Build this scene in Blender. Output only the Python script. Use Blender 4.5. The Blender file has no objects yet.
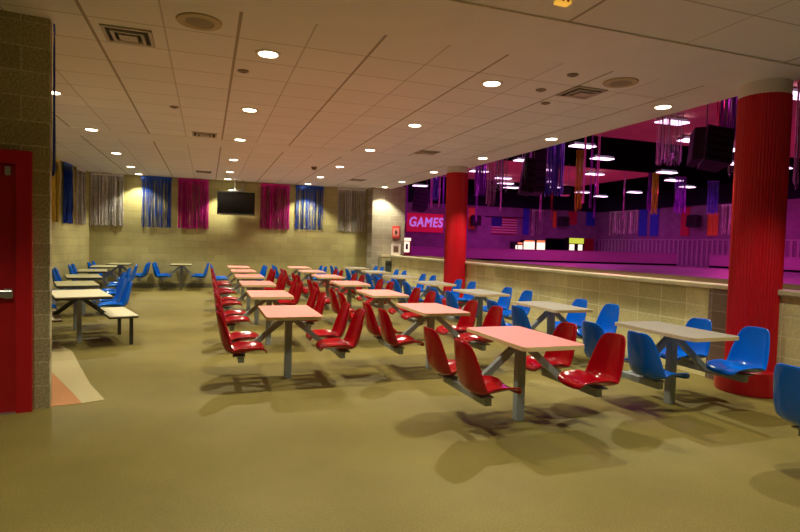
import bpy, bmesh, math, random
from mathutils import Vector, Matrix
random.seed(7)
PI = math.pi
sc = bpy.context.scene
COL = sc.collection
sc.view_settings.view_transform = 'Standard'
sc.view_settings.look = 'None'
sc.view_settings.gamma = 1.0
sc.view_settings.use_curve_mapping = False
sc.view_settings.exposure = 0.0

# ------------------------------------------------------------------ camera
H, F, YAW, PIT, ROL = 1.511, 548.95, 0.33925, 0.04019, 0.02687
fw = Vector((math.sin(YAW)*math.cos(PIT), math.cos(YAW)*math.cos(PIT), -math.sin(PIT)))
r0 = Vector((math.cos(YAW), -math.sin(YAW), 0)); u0 = r0.cross(fw)
RT = r0*math.cos(ROL) + u0*math.sin(ROL); UP = -r0*math.sin(ROL) + u0*math.cos(ROL)
cam = bpy.data.cameras.new('camera'); co = bpy.data.objects.new('camera', cam); COL.objects.link(co)
cam.sensor_width = 36; cam.lens = F*36/800; cam.clip_end = 200
co.matrix_world = Matrix(((RT.x, UP.x, -fw.x, 0), (RT.y, UP.y, -fw.y, 0), (RT.z, UP.z, -fw.z, H), (0, 0, 0, 1)))
sc.camera = co

# ------------------------------------------------------------------ materials
MATS = {}
def nodes(name):
    m = bpy.data.materials.new(name); m.use_nodes = True
    MATS[name] = m
    nt = m.node_tree
    return m, nt, nt.nodes['Principled BSDF']
def plain(name, col, rough=.5, metal=0., spec=.5, noise=0., scale=30., bump=0., coat=0.):
    m, nt, b = nodes(name)
    b.inputs['Base Color'].default_value = (*col, 1)
    b.inputs['Roughness'].default_value = rough
    b.inputs['Metallic'].default_value = metal
    b.inputs['Specular IOR Level'].default_value = spec
    b.inputs['Coat Weight'].default_value = coat
    if noise or bump:
        tc = nt.nodes.new('ShaderNodeTexCoord'); n = nt.nodes.new('ShaderNodeTexNoise')
        n.inputs['Scale'].default_value = scale; n.inputs['Detail'].default_value = 4
        nt.links.new(tc.outputs['Object'], n.inputs['Vector'])
        if noise:
            mx = nt.nodes.new('ShaderNodeMix'); mx.data_type = 'RGBA'
            mx.inputs['A'].default_value = (*[c*(1-noise) for c in col], 1)
            mx.inputs['B'].default_value = (*[min(1, c*(1+noise)) for c in col], 1)
            nt.links.new(n.outputs['Fac'], mx.inputs['Factor'])
            nt.links.new(mx.outputs['Result'], b.inputs['Base Color'])
        if bump:
            bp = nt.nodes.new('ShaderNodeBump'); bp.inputs['Strength'].default_value = bump
            bp.inputs['Distance'].default_value = .01
            nt.links.new(n.outputs['Fac'], bp.inputs['Height']); nt.links.new(bp.outputs['Normal'], b.inputs['Normal'])
    return m
def emis(name, col, strength):
    m, nt, b = nodes(name)
    b.inputs['Base Color'].default_value = (*col, 1)
    b.inputs['Emission Color'].default_value = (*col, 1)
    b.inputs['Emission Strength'].default_value = strength
    return m
def block(name, c1, c2, mortar, bw, bh, axis, offset=.5, rough=.85, msize=.006, origin=(0, 0, 0), stain=.0, uneven=.5):
    """concrete block masonry; axis = horizontal direction of the wall ('x' or 'y'), object coordinates"""
    m, nt, b = nodes(name)
    b.inputs['Roughness'].default_value = rough
    b.inputs['Specular IOR Level'].default_value = .25
    tc = nt.nodes.new('ShaderNodeTexCoord'); sp = nt.nodes.new('ShaderNodeSeparateXYZ'); cb = nt.nodes.new('ShaderNodeCombineXYZ')
    nt.links.new(tc.outputs['Object'], sp.inputs[0])
    nt.links.new(sp.outputs['X' if axis == 'x' else 'Y'], cb.inputs[0]); nt.links.new(sp.outputs['Z'], cb.inputs[1])
    br = nt.nodes.new('ShaderNodeTexBrick'); br.offset = offset; br.squash = 1
    br.inputs['Scale'].default_value = 1
    br.inputs['Color1'].default_value = (*c1, 1); br.inputs['Color2'].default_value = (*c2, 1); br.inputs['Mortar'].default_value = (*mortar, 1)
    br.inputs['Brick Width'].default_value = bw; br.inputs['Row Height'].default_value = bh
    br.inputs['Mortar Size'].default_value = msize; br.inputs['Mortar Smooth'].default_value = .2; br.inputs['Bias'].default_value = 0
    nt.links.new(cb.outputs[0], br.inputs['Vector'])
    n = nt.nodes.new('ShaderNodeTexNoise'); n.inputs['Scale'].default_value = 60; n.inputs['Detail'].default_value = 6
    nt.links.new(tc.outputs['Object'], n.inputs['Vector'])
    n2 = nt.nodes.new('ShaderNodeTexNoise'); n2.inputs['Scale'].default_value = 1.3; n2.inputs['Detail'].default_value = 3
    nt.links.new(tc.outputs['Object'], n2.inputs['Vector'])
    mr = nt.nodes.new('ShaderNodeMapRange'); mr.inputs['From Min'].default_value = .3; mr.inputs['From Max'].default_value = .7
    mr.inputs['To Min'].default_value = 1-uneven*.35; mr.inputs['To Max'].default_value = 1+uneven*.35
    nt.links.new(n.outputs['Fac'], mr.inputs['Value'])
    mr2 = nt.nodes.new('ShaderNodeMapRange'); mr2.inputs['From Min'].default_value = .3; mr2.inputs['From Max'].default_value = .7
    mr2.inputs['To Min'].default_value = .86; mr2.inputs['To Max'].default_value = 1.1
    nt.links.new(n2.outputs['Fac'], mr2.inputs['Value'])
    mu = nt.nodes.new('ShaderNodeMath'); mu.operation = 'MULTIPLY'
    nt.links.new(mr.outputs[0], mu.inputs[0]); nt.links.new(mr2.outputs[0], mu.inputs[1])
    vm = nt.nodes.new('ShaderNodeVectorMath'); vm.operation = 'SCALE'
    nt.links.new(br.outputs['Color'], vm.inputs[0]); nt.links.new(mu.outputs[0], vm.inputs['Scale'])
    nt.links.new(vm.outputs[0], b.inputs['Base Color'])
    bp = nt.nodes.new('ShaderNodeBump'); bp.inputs['Strength'].default_value = .5; bp.inputs['Distance'].default_value = .006
    inv = nt.nodes.new('ShaderNodeMath'); inv.operation = 'SUBTRACT'; inv.inputs[0].default_value = 1
    nt.links.new(br.outputs['Fac'], inv.inputs[1]); nt.links.new(inv.outputs[0], bp.inputs['Height'])
    nt.links.new(bp.outputs['Normal'], b.inputs['Normal'])
    return m

M_block_back = block('block_back', (.46, .41, .175), (.385, .34, .14), (.34, .30, .13), .41, .205, 'x', uneven=.35)
M_block_left = block('block_left', (.46, .41, .175), (.41, .36, .155), (.34, .30, .13), .41, .205, 'y', uneven=.35)
M_block_door = block('block_door', (.40, .355, .20), (.33, .29, .165), (.52, .48, .30), .41, .205, 'x', uneven=1.1)
M_block_pil = block('block_pilaster', (.40, .36, .27), (.33, .29, .21), (.48, .44, .34), .41, .205, 'x', uneven=.5)
M_block_div = block('block_divider', (.80, .735, .39), (.62, .56, .275), (.86, .80, .52), .41, .215, 'y', offset=0, msize=.008, uneven=.4)
M_block_pier_shaded = block('block_pier_shaded', (.20, .14, .10), (.15, .10, .075), (.30, .22, .17), .41, .205, 'y', offset=.0, uneven=.5)  # darkened to put the shade on the pier face into its colour
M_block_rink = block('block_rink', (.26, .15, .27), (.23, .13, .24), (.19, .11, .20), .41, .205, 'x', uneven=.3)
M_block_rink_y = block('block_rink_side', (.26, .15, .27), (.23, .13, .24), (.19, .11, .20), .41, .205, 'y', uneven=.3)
M_plaster = plain('plaster', (.74, .71, .68), .9, noise=.06, scale=3)
M_base = plain('baseboard_vinyl', (.16, .14, .08), .6)
M_cap = plain('cap_stone', (.60, .54, .34), .35, noise=.2, scale=6)
M_redpaint = plain('red_door_paint', (.44, .002, .010), .4)
M_redframe = plain('red_frame_paint', (.50, .002, .012), .4)
M_chrome = plain('brushed_metal', (.6, .6, .6), .3, metal=.9)
M_redseat = plain('red_fiberglass', (.31, .001, .007), .12, spec=.45)
M_blueseat = plain('blue_fiberglass', (.001, .115, .62), .12, spec=.42)
M_steel = plain('grey_steel', (.27, .30, .31), .45)
M_blacksteel = plain('black_steel', (.02, .02, .018), .45)
M_pink = plain('pink_laminate', (.80, .30, .28), .4, noise=.05, scale=80)
M_tan = plain('tan_edge', (.66, .49, .25), .5)
M_grey = plain('grey_laminate', (.235, .22, .18), .6, spec=.25, noise=.05, scale=80)
M_beige = plain('beige_laminate', (.68, .62, .42), .4, noise=.05, scale=80)
M_khaki = plain('khaki_laminate', (.40, .37, .20), .4, noise=.05, scale=80)
M_darkedge = plain('dark_edge', (.03, .028, .02), .5)
M_redcol = plain('red_column_ribs', (.56, .001, .012), .45)
M_redbase = plain('red_column_base', (.48, .001, .012), .35)
M_white = plain('white_paint', (.75, .68, .60), .6)
M_black = plain('black_matte', (.012, .011, .012), .6)
M_speaker = plain('black_cabinet', (.022, .020, .045), .5, noise=.2, scale=40)
M_screen = plain('tv_screen', (.006, .006, .007), .12)
M_lens = emis('downlight_lens', (1, .86, .62), 14)
M_vent = plain('vent_metal', (.46, .40, .31), .5)
M_ventdark = plain('vent_dark', (.02, .018, .014), .8)
M_orange = plain('orange_floor', (.42, .17, .05), .6, noise=.12, scale=20)
M_strip = plain('beige_floor_strip', (.42, .35, .17), .6, noise=.12, scale=30)
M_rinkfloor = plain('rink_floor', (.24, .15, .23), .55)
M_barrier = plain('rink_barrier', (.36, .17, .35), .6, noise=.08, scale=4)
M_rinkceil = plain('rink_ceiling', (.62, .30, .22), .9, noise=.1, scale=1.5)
M_rinkdark = plain('rink_black', (.003, .0028, .004), .95, spec=.0)
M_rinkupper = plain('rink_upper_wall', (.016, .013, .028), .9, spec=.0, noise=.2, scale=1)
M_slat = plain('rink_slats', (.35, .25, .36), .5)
M_fluoro = emis('fluorescent_lens', (1, .62, .95), 3.5)
M_signred = emis('sign_red', (.70, .006, .06), .22)
M_signletter = emis('sign_letters', (.50, .22, .85), .62)
M_litwhite = emis('lit_white', (1, .90, .66), 1.25)
M_lityellow = emis('lit_yellow_green', (.55, .70, .06), .9)
M_litorange = emis('lit_orange', (1, .30, .10), .8)
M_alarm = plain('alarm_red', (.75, .06, .05), .4)
M_alarmwhite = plain('alarm_white', (.85, .75, .68), .4)
M_picdark = plain('picture_print', (.16, .10, .06), .4, noise=.8, scale=9)
M_wframe = plain('white_frame', (.85, .80, .74), .4)
M_amber = emis('amber_lens', (.95, .50, .06), .7)
M_bannerblue = plain('banner_blue', (.02, .04, .50), .6)
M_bannerred = plain('banner_red', (.50, .01, .05), .6)
M_bannerorange = plain('banner_orange', (.75, .17, .02), .6)
M_cable = plain('cable_grey', (.30, .28, .36), .4)

def tinsel_mat(name, c1, c2, rough=.28, metal=.75):  # strand colours run dark to bright to paint in foil glints
    m, nt, b = nodes(name)
    b.inputs['Metallic'].default_value = metal; b.inputs['Roughness'].default_value = rough
    g = nt.nodes.new('ShaderNodeNewGeometry')
    tc = nt.nodes.new('ShaderNodeTexCoord'); n = nt.nodes.new('ShaderNodeTexNoise'); n.inputs['Scale'].default_value = 40
    nt.links.new(tc.outputs['Object'], n.inputs['Vector'])
    ad = nt.nodes.new('ShaderNodeMath'); ad.operation = 'MULTIPLY_ADD'; ad.inputs[1].default_value = 1.1
    nt.links.new(g.outputs['Random Per Island'], ad.inputs[0])
    sb = nt.nodes.new('ShaderNodeMath'); sb.operation = 'MULTIPLY_ADD'; sb.inputs[1].default_value = 1.6; sb.inputs[2].default_value = -.88
    nt.links.new(n.outputs['Fac'], sb.inputs[0]); nt.links.new(sb.outputs[0], ad.inputs[2])
    mx = nt.nodes.new('ShaderNodeMix'); mx.data_type = 'RGBA'
    mx.inputs['A'].default_value = (*c1, 1); mx.inputs['B'].default_value = (*c2, 1)
    nt.links.new(ad.outputs[0], mx.inputs['Factor']); nt.links.new(mx.outputs['Result'], b.inputs['Base Color'])
    return m
T_silver = tinsel_mat('tinsel_silver', (.16, .145, .14), (.98, .93, .88), metal=.3)
T_blue = tinsel_mat('tinsel_blue', (.004, .018, .16), (.03, .13, .75), metal=.5)
T_skyblue = tinsel_mat('tinsel_bright_blue', (.02, .04, .45), (.35, .45, 1), metal=.3)
T_magenta = tinsel_mat('tinsel_magenta', (.28, .004, .12), (.75, .03, .38), metal=.5)
T_gold = tinsel_mat('tinsel_gold', (.36, .22, .005), (1, .76, .04), metal=.4)
T_purple = tinsel_mat('tinsel_purple', (.10, .01, .25), (.55, .10, .90), metal=.5)
T_red = tinsel_mat('tinsel_red', (.30, .01, .03), (.95, .12, .10), metal=.5)
T_green = tinsel_mat('tinsel_green', (.03, .16, .09), (.5, .8, .55))
T_pink = tinsel_mat('tinsel_pink', (.5, .12, .40), (.95, .45, .85), metal=.4)

# floor : speckled terrazzo-like carpet
def floor_mat():
    m, nt, b = nodes('floor_speckle')
    b.inputs['Roughness'].default_value = .55; b.inputs['Specular IOR Level'].default_value = .35
    tc = nt.nodes.new('ShaderNodeTexCoord')
    n1 = nt.nodes.new('ShaderNodeTexNoise'); n1.inputs['Scale'].default_value = 120; n1.inputs['Detail'].default_value = 6; n1.inputs['Roughness'].default_value = .95
    n2 = nt.nodes.new('ShaderNodeTexNoise'); n2.inputs['Scale'].default_value = .9; n2.inputs['Detail'].default_value = 5; n2.inputs['Roughness'].default_value = .65
    for n in (n1, n2): nt.links.new(tc.outputs['Object'], n.inputs['Vector'])
    r1 = nt.nodes.new('ShaderNodeValToRGB')
    r1.color_ramp.elements[0].position = .40; r1.color_ramp.elements[0].color = (.070, .053, .010, 1)
    r1.color_ramp.elements[1].position = .62; r1.color_ramp.elements[1].color = (.31, .246, .060, 1)
    nt.links.new(n1.outputs['Fac'], r1.inputs['Fac'])
    mr = nt.nodes.new('ShaderNodeMapRange'); mr.inputs['From Min'].default_value = .3; mr.inputs['From Max'].default_value = .7
    mr.inputs['To Min'].default_value = .84; mr.inputs['To Max'].default_value = 1.14
    nt.links.new(n2.outputs['Fac'], mr.inputs['Value'])
    vm = nt.nodes.new('ShaderNodeVectorMath'); vm.operation = 'SCALE'
    nt.links.new(r1.outputs['Color'], vm.inputs[0]); nt.links.new(mr.outputs[0], vm.inputs['Scale'])
    nt.links.new(vm.outputs[0], b.inputs['Base Color'])
    return m
M_floor = floor_mat()

# ceiling tiles: 2 ft modules, every second tee in x heavier (object coordinates = world)
def ceil_mat(name, mod_x, mod_y, ox, oy):
    m, nt, b = nodes(name)
    b.inputs['Roughness'].default_value = .95; b.inputs['Specular IOR Level'].default_value = .1
    tc = nt.nodes.new('ShaderNodeTexCoord'); sp = nt.nodes.new('ShaderNodeSeparateXYZ'); nt.links.new(tc.outputs['Object'], sp.inputs[0])
    def line(out, off, mod, w):
        a = nt.nodes.new('ShaderNodeMath'); a.operation = 'SUBTRACT'; a.inputs[1].default_value = off
        nt.links.new(out, a.inputs[0])
        p = nt.nodes.new('ShaderNodeMath'); p.operation = 'PINGPONG'; p.inputs[1].default_value = mod/2
        nt.links.new(a.outputs[0], p.inputs[0])
        l = nt.nodes.new('ShaderNodeMath'); l.operation = 'LESS_THAN'; l.inputs[1].default_value = w
        nt.links.new(p.outputs[0], l.inputs[0]); return l.outputs[0]
    def mx(a, b_, op='MAXIMUM'):
        n = nt.nodes.new('ShaderNodeMath'); n.operation = op
        nt.links.new(a, n.inputs[0])
        if isinstance(b_, float): n.inputs[1].default_value = b_
        else: nt.links.new(b_, n.inputs[1])
        return n.outputs[0]
    la = mx(line(sp.outputs['X'], ox, mod_x*2, .014), .75, 'MULTIPLY')
    lb = mx(line(sp.outputs['X'], ox+mod_x, mod_x*2, .008), .45, 'MULTIPLY')
    lc = mx(line(sp.outputs['Y'], oy, mod_y,   .009), .5, 'MULTIPLY')
    f = mx(mx(la, lb), lc)
    n = nt.nodes.new('ShaderNodeTexNoise'); n.inputs['Scale'].default_value = 90; n.inputs['Detail'].default_value = 3
    nt.links.new(tc.outputs['Object'], n.inputs['Vector'])
    # each tile a little different (clean against aged tiles)
    fl = []
    for o, off, md in (('X', ox, mod_x), ('Y', oy, mod_y)):
        s = nt.nodes.new('ShaderNodeMath'); s.operation = 'SUBTRACT'; s.inputs[1].default_value = off; nt.links.new(sp.outputs[o], s.inputs[0])
        d = nt.nodes.new('ShaderNodeMath'); d.operation = 'DIVIDE'; d.inputs[1].default_value = md; nt.links.new(s.outputs[0], d.inputs[0])
        e = nt.nodes.new('ShaderNodeMath'); e.operation = 'FLOOR'; nt.links.new(d.outputs[0], e.inputs[0]); fl.append(e.outputs[0])
    cb = nt.nodes.new('ShaderNodeCombineXYZ'); nt.links.new(fl[0], cb.inputs[0]); nt.links.new(fl[1], cb.inputs[1])
    wn = nt.nodes.new('ShaderNodeTexWhiteNoise'); wn.noise_dimensions = '3D'; nt.links.new(cb.outputs[0], wn.inputs['Vector'])
    ad = nt.nodes.new('ShaderNodeMath'); ad.operation = 'MULTIPLY_ADD'; ad.inputs[1].default_value = .5
    nt.links.new(wn.outputs['Value'], ad.inputs[0])
    hf = nt.nodes.new('ShaderNodeMath'); hf.operation = 'MULTIPLY'; hf.inputs[1].default_value = .7; nt.links.new(n.outputs['Fac'], hf.inputs[0])
    nt.links.new(hf.outputs[0], ad.inputs[2])
    c = nt.nodes.new('ShaderNodeMix'); c.data_type = 'RGBA'
    c.inputs['A'].default_value = (.70, .67, .65, 1); c.inputs['B'].default_value = (.79, .76, .73, 1)
    nt.links.new(ad.outputs[0], c.inputs['Factor'])
    c2 = nt.nodes.new('ShaderNodeMix'); c2.data_type = 'RGBA'
    nt.links.new(f, c2.inputs['Factor']); nt.links.new(c.outputs['Result'], c2.inputs['A']); c2.inputs['B'].default_value = (.24, .185, .11, 1)
    nt.links.new(c2.outputs['Result'], b.inputs['Base Color'])
    return m
M_ceil = ceil_mat('ceiling_tile', .61, .61, .24, 5.26)
M_ceil_near = ceil_mat('ceiling_tile_near', 1.22, 1.22, .30, 3.17)

# ------------------------------------------------------------------ mesh helpers
def obj(name, bm, mat, parent=None, smooth=False, mods=None):
    me = bpy.data.meshes.new(name)
    bmesh.ops.recalc_face_normals(bm, faces=bm.faces[:])
    bm.to_mesh(me); bm.free()
    if smooth:
        for p in me.polygons: p.use_smooth = True
    me.materials.append(mat)
    o = bpy.data.objects.new(name, me); COL.objects.link(o)
    if parent: o.parent = parent
    return o
def box(bm, x0, x1, y0, y1, z0, z1, mtx=None, bevel=0):
    r = bmesh.ops.create_cube(bm, size=1)
    vs = r['verts']
    for v in vs:
        v.co = Vector(((x0+x1)/2+v.co.x*(x1-x0), (y0+y1)/2+v.co.y*(y1-y0), (z0+z1)/2+v.co.z*(z1-z0)))
    if bevel:
        es = list({e for v in vs for e in v.link_edges})
        g = bmesh.ops.bevel(bm, geom=es, offset=bevel, segments=2, affect='EDGES', profile=.5)
        vs = list({v for f in g['faces'] for v in f.verts} | {v for v in vs if v.is_valid})
    if mtx is not None: bmesh.ops.transform(bm, matrix=mtx, verts=vs)
    return bm
def B(*a, **k):
    return box(bmesh.new(), *a, **k)
def bar(bm, p, q, w, h, up=(0, 0, 1)):
    """rectangular tube from p to q, w across, h along 'up'"""
    p, q = Vector(p), Vector(q); d = (q-p).normalized(); up = Vector(up)
    s = d.cross(up)
    if s.length < 1e-4: s = d.cross(Vector((1, 0, 0)))
    s.normalize(); u = s.cross(d).normalized()
    vs = []
    for c in (p, q):
        for a, b_ in ((-1, -1), (1, -1), (1, 1), (-1, 1)):
            vs.append(bm.verts.new(c+s*a*w/2+u*b_*h/2))
    for i in range(4): bm.faces.new((vs[i], vs[(i+1) % 4], vs[4+(i+1) % 4], vs[4+i]))
    bm.faces.new(vs[3::-1]); bm.faces.new(vs[4:])
    return bm
def lathe(bm, prof, n=48, center=(0, 0), rib=0, close=True):
    rings = []
    for r, z in prof:
        ring = []
        for i in range(n):
            a = 2*PI*i/n
            rr = r-(rib if i % 2 else 0)
            ring.append(bm.verts.new((center[0]+rr*math.cos(a), center[1]+rr*math.sin(a), z)))
        rings.append(ring)
    for k in range(len(rings)-1):
        for i in range(n):
            bm.faces.new((rings[k][i], rings[k][(i+1) % n], rings[k+1][(i+1) % n], rings[k+1][i]))
    if close:
        bm.faces.new(rings[0][::-1]); bm.faces.new(rings[-1])
    return bm
def slab(bm, pts, z0, z1):
    lo = [bm.verts.new((x, y, z0)) for x, y in pts]; hi = [bm.verts.new((x, y, z1)) for x, y in pts]
    n = len(pts)
    for i in range(n): bm.faces.new((lo[i], lo[(i+1) % n], hi[(i+1) % n], hi[i]))
    bm.faces.new(lo[::-1]); bm.faces.new(hi)
    return bm
def tag(o, label=None, cat=None, group=None, kind=None):
    if label: o['label'] = label
    if cat: o['category'] = cat
    if group: o['group'] = group
    if kind: o['kind'] = kind
    return o
def thing(name, label, cat, loc=(0, 0, 0), rz=0, group=None):
    o = bpy.data.objects.new(name, None); COL.objects.link(o)
    o.location = loc; o.rotation_euler = (0, 0, rz); o.empty_display_size = .1
    return tag(o, label, cat, group)
def struct(name, bm, mat, parent=None, label=None, cat=None, smooth=False):
    o = obj(name, bm, mat, parent, smooth)
    if not parent: tag(o, label, cat, None, 'structure')
    return o
def copy_tree(o, parent=None):
    c = o.copy(); COL.objects.link(c)
    if parent: c.parent = parent
    for ch in list(o.children): copy_tree(ch, c)
    return c
def pix(x, y, depth):
    """a point in the room along a line of sight, 'depth' metres away"""
    d = RT*((x-400)/F)-UP*((y-266)/F)+fw
    return Vector((0, 0, H))+d*depth
def on_z(x, y, z):
    d = RT*((x-400)/F)-UP*((y-266)/F)+fw
    return Vector((0, 0, H))+d*((z-H)/d.z)

# ------------------------------------------------------------------ room shell
CZ = 3.33          # ceiling of the seating area
XE = 5.79          # edge of the lowered ceiling towards the rink
struct('floor', B(-6, 6.0, -4, 18.3, -.1, 0), M_floor, label='speckled olive brown floor of the seating area', cat='floor')
struct('ceiling', B(-6, XE, -4, 3.83, CZ+.012, CZ+.2), M_ceil_near, label='large tiled ceiling nearest the camera', cat='ceiling')
struct('ceiling', B(-6, XE, 3.83, 4.65, CZ, CZ+.2), M_plaster, label='smooth plaster ceiling band running to the near red pillar', cat='ceiling')
struct('ceiling', B(-6, 5.2, 4.65, 10.7, CZ+.004, CZ+.2), M_ceil, label='tiled ceiling between the two plaster bands', cat='ceiling')
struct('ceiling', B(-6, 5.2, 10.7, 11.5, CZ, CZ+.2), M_plaster, label='smooth plaster ceiling band near the far red pillar', cat='ceiling')
struct('ceiling', B(-6, 5.2, 11.5, 18.1, CZ+.004, CZ+.2), M_ceil, label='tiled ceiling in front of the curtained back wall', cat='ceiling')
struct('trim_1', B(5.2, XE, 4.65, 18.1, CZ, CZ+.2), M_plaster, label='plaster strip along the ceiling edge over the low wall', cat='ceiling')
struct('trim_2', B(XE-.02, XE+.1, -4, 18.1, CZ+.05, 6.2), M_plaster, label='fascia above the ceiling edge facing the rink', cat='wall')
struct('trim_3', B(-6, XE, 3.812, 3.83, CZ-.003, CZ+.012), M_white, label='step between the near ceiling and the plaster band', cat='ceiling')

# back wall
struct('wall_back', B(-3.6, 6.4, 18.0, 18.2, 0, CZ+.2), M_block_back, label='olive painted block back wall hung with tinsel curtains', cat='wall')
struct('baseboard_back', B(-3.2, 5.15, 17.985, 18.0, 0, .13), M_base, label='dark cove base along the back wall', cat='baseboard')
# left wall, slightly splayed
def rotbox(name, mat, p, q, th, z0, z1, label, cat):
    p, q = Vector((*p, 0)), Vector((*q, 0)); L = (q-p).length
    a = math.atan2((q-p).y, (q-p).x)
    bm = B(0, L, 0, th, z0, z1)
    o = struct(name, bm, mat, label=label, cat=cat); o.location = p; o.rotation_euler = (0, 0, a); return o
M_block_left_x = block('block_left_wall', (.46, .41, .175), (.41, .36, .155), (.34, .30, .13), .41, .205, 'x', uneven=.35)
rotbox('wall_left', M_block_left_x, (-4.35, 5.0), (-3.21, 18.0), .2, 0, CZ+.2, 'olive block left wall with three short tinsel curtains', 'wall')
# door wall (turned about nine degrees)
DW = math.radians(9.2)
def doorwall(name, mat, x0, x1, y0, y1, z0, z1, parent=None, label=None, cat=None, **k):
    bm = B(x0, x1, y0, y1, z0, z1, **k)
    o = struct(name, bm, mat, parent, label, cat)
    if not parent:
        o.location = (-1.272, 5.46, 0); o.rotation_euler = (0, 0, DW)
    return o
wd = doorwall('wall_door', M_block_door, -4.2, 0, 0, .21, 0, CZ+.2, label='dark brown block wall around the red door', cat='wall')
d1 = doorwall('door_1', M_redpaint, -1.17, -.24, -.03, -.004, .012, 2.08, label='red steel door with silver push bar in the dark block wall', cat='door')
fr = bmesh.new()
box(fr, -.235, -.125, -.06, -.001, 0, 2.20); box(fr, -1.28, -1.175, -.06, -.001, 0, 2.20); box(fr, -1.175, -.235, -.06, -.001, 2.085, 2.20)
struct('door_frame', fr, M_redframe, d1)
st = bmesh.new(); box(st, -.25, -.235, -.045, -.03, 0, 2.085)
struct('door_stop', st, M_redpaint, d1)
pb = bmesh.new(); box(pb, -1.05, -.255, -.085, -.055, .98, 1.04, bevel=.008); box(pb, -.32, -.265, -.06, -.03, .97, 1.05); box(pb, -1.0, -.94, -.06, -.03, .97, 1.05)
tag(struct('push_bar', pb, M_chrome, d1), 'silver push bar')
cl = bmesh.new(); box(cl, -.31, -.27, -.075, -.03, 1.99, 2.06, bevel=.006)
tag(struct('closer_bracket', cl, M_chrome, d1), 'bright metal closer bracket')
th_ = bmesh.new(); box(th_, -1.17, -.24, -.07, -.005, .001, .011)  # bright metal strip stands in for light showing under the door
tag(struct('threshold', th_, M_chrome, d1), 'threshold strip, bright for the light under the door')
# pale strip and orange floor beyond the door wall
inner = [(-1.03, 5.56), (-1.2, 6.0), (-1.51, 6.7), (-1.9, 7.5), (-2.4, 8.5), (-3.0, 9.6)]
outer = [(-.87, 5.62), (-1.1, 6.25), (-1.35, 7.1), (-1.62, 8.05), (-2.08, 9.02), (-2.7, 10.2)]
inner = [(-1.04, 5.54), (-1.22, 6.0), (-1.51, 6.7), (-1.87, 7.6), (-2.35, 8.7), (-3.0, 9.9)]
struct('trim_4', slab(bmesh.new(), inner+outer[::-1], .0005, .004), M_strip, label='pale curved floor strip beside the door wall', cat='floor')
struct('trim_5', slab(bmesh.new(), [(-1.04, 5.54)]+inner[1:]+[(-3.7, 9.9), (-4.2, 5.1), (-1.27, 5.505)], .0003, .003), M_orange, label='orange floor area behind the end of the door wall', cat='floor')

# pilaster on the right of the back wall
struct('wall_pilaster', B(5.13, 6.27, 17.4, 18.02, 0, CZ+.1), M_block_pil, label='lit block pilaster at the right end of the back wall', cat='wall')
# low divider wall with cap
DX = 5.74
struct('wall_divider', B(DX, DX+.22, -1.5, 17.12, 0, 1.075), M_block_div, label='low tan block wall between the tables and the rink', cat='wall')
struct('trim_6', B(DX-.05, DX+.16, -1.5, 17.12, 1.075, 1.135, bevel=.012), M_cap, label='pale stone cap on the low wall', cat='trim')
struct('trim_11', B(DX+.16, DX+1.35, -1.5, 17.12, 1.06, 1.13, bevel=.01), plain('brown_ledge', (.11, .07, .028), .9, spec=.08, noise=.3, scale=5), label='wide brown ledge on the rink side behind the pale cap', cat='trim')
struct('wall_pier', B(DX-.05, DX+.02, 4.25, 4.96, 0, 1.07), M_block_pier_shaded, label='dark brown block pier with shade in its colour behind the near red pillar', cat='wall')

# ------------------------------------------------------------------ red pillars
def pillar(label, x, y):
    t = thing('red_pillar', label, 'pillar', (x, y, 0), 0, 'red ribbed pillars')
    R = .252
    obj('pillar_base', lathe(bmesh.new(), [(R+.085, 0), (R+.09, .02), (R+.09, .25), (R+.075, .272), (R-.01, .275)], 64), M_redbase, t, smooth=False)
    obj('pillar_shaft', lathe(bmesh.new(), [(R, .27), (R, 3.19)], 104, rib=.008), M_redcol, t)
    tag(obj('pillar_collar', lathe(bmesh.new(), [(R-.008, 3.19), (R-.004, 3.195), (R-.004, CZ)], 64), M_white, t), 'plain white collar at the top')
    return t
pillar('large red ribbed pillar standing nearest the camera at the low wall', 5.67, 4.37)
pillar('farther red ribbed pillar standing by the grey tables and low wall', 5.51, 11.75)

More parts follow.
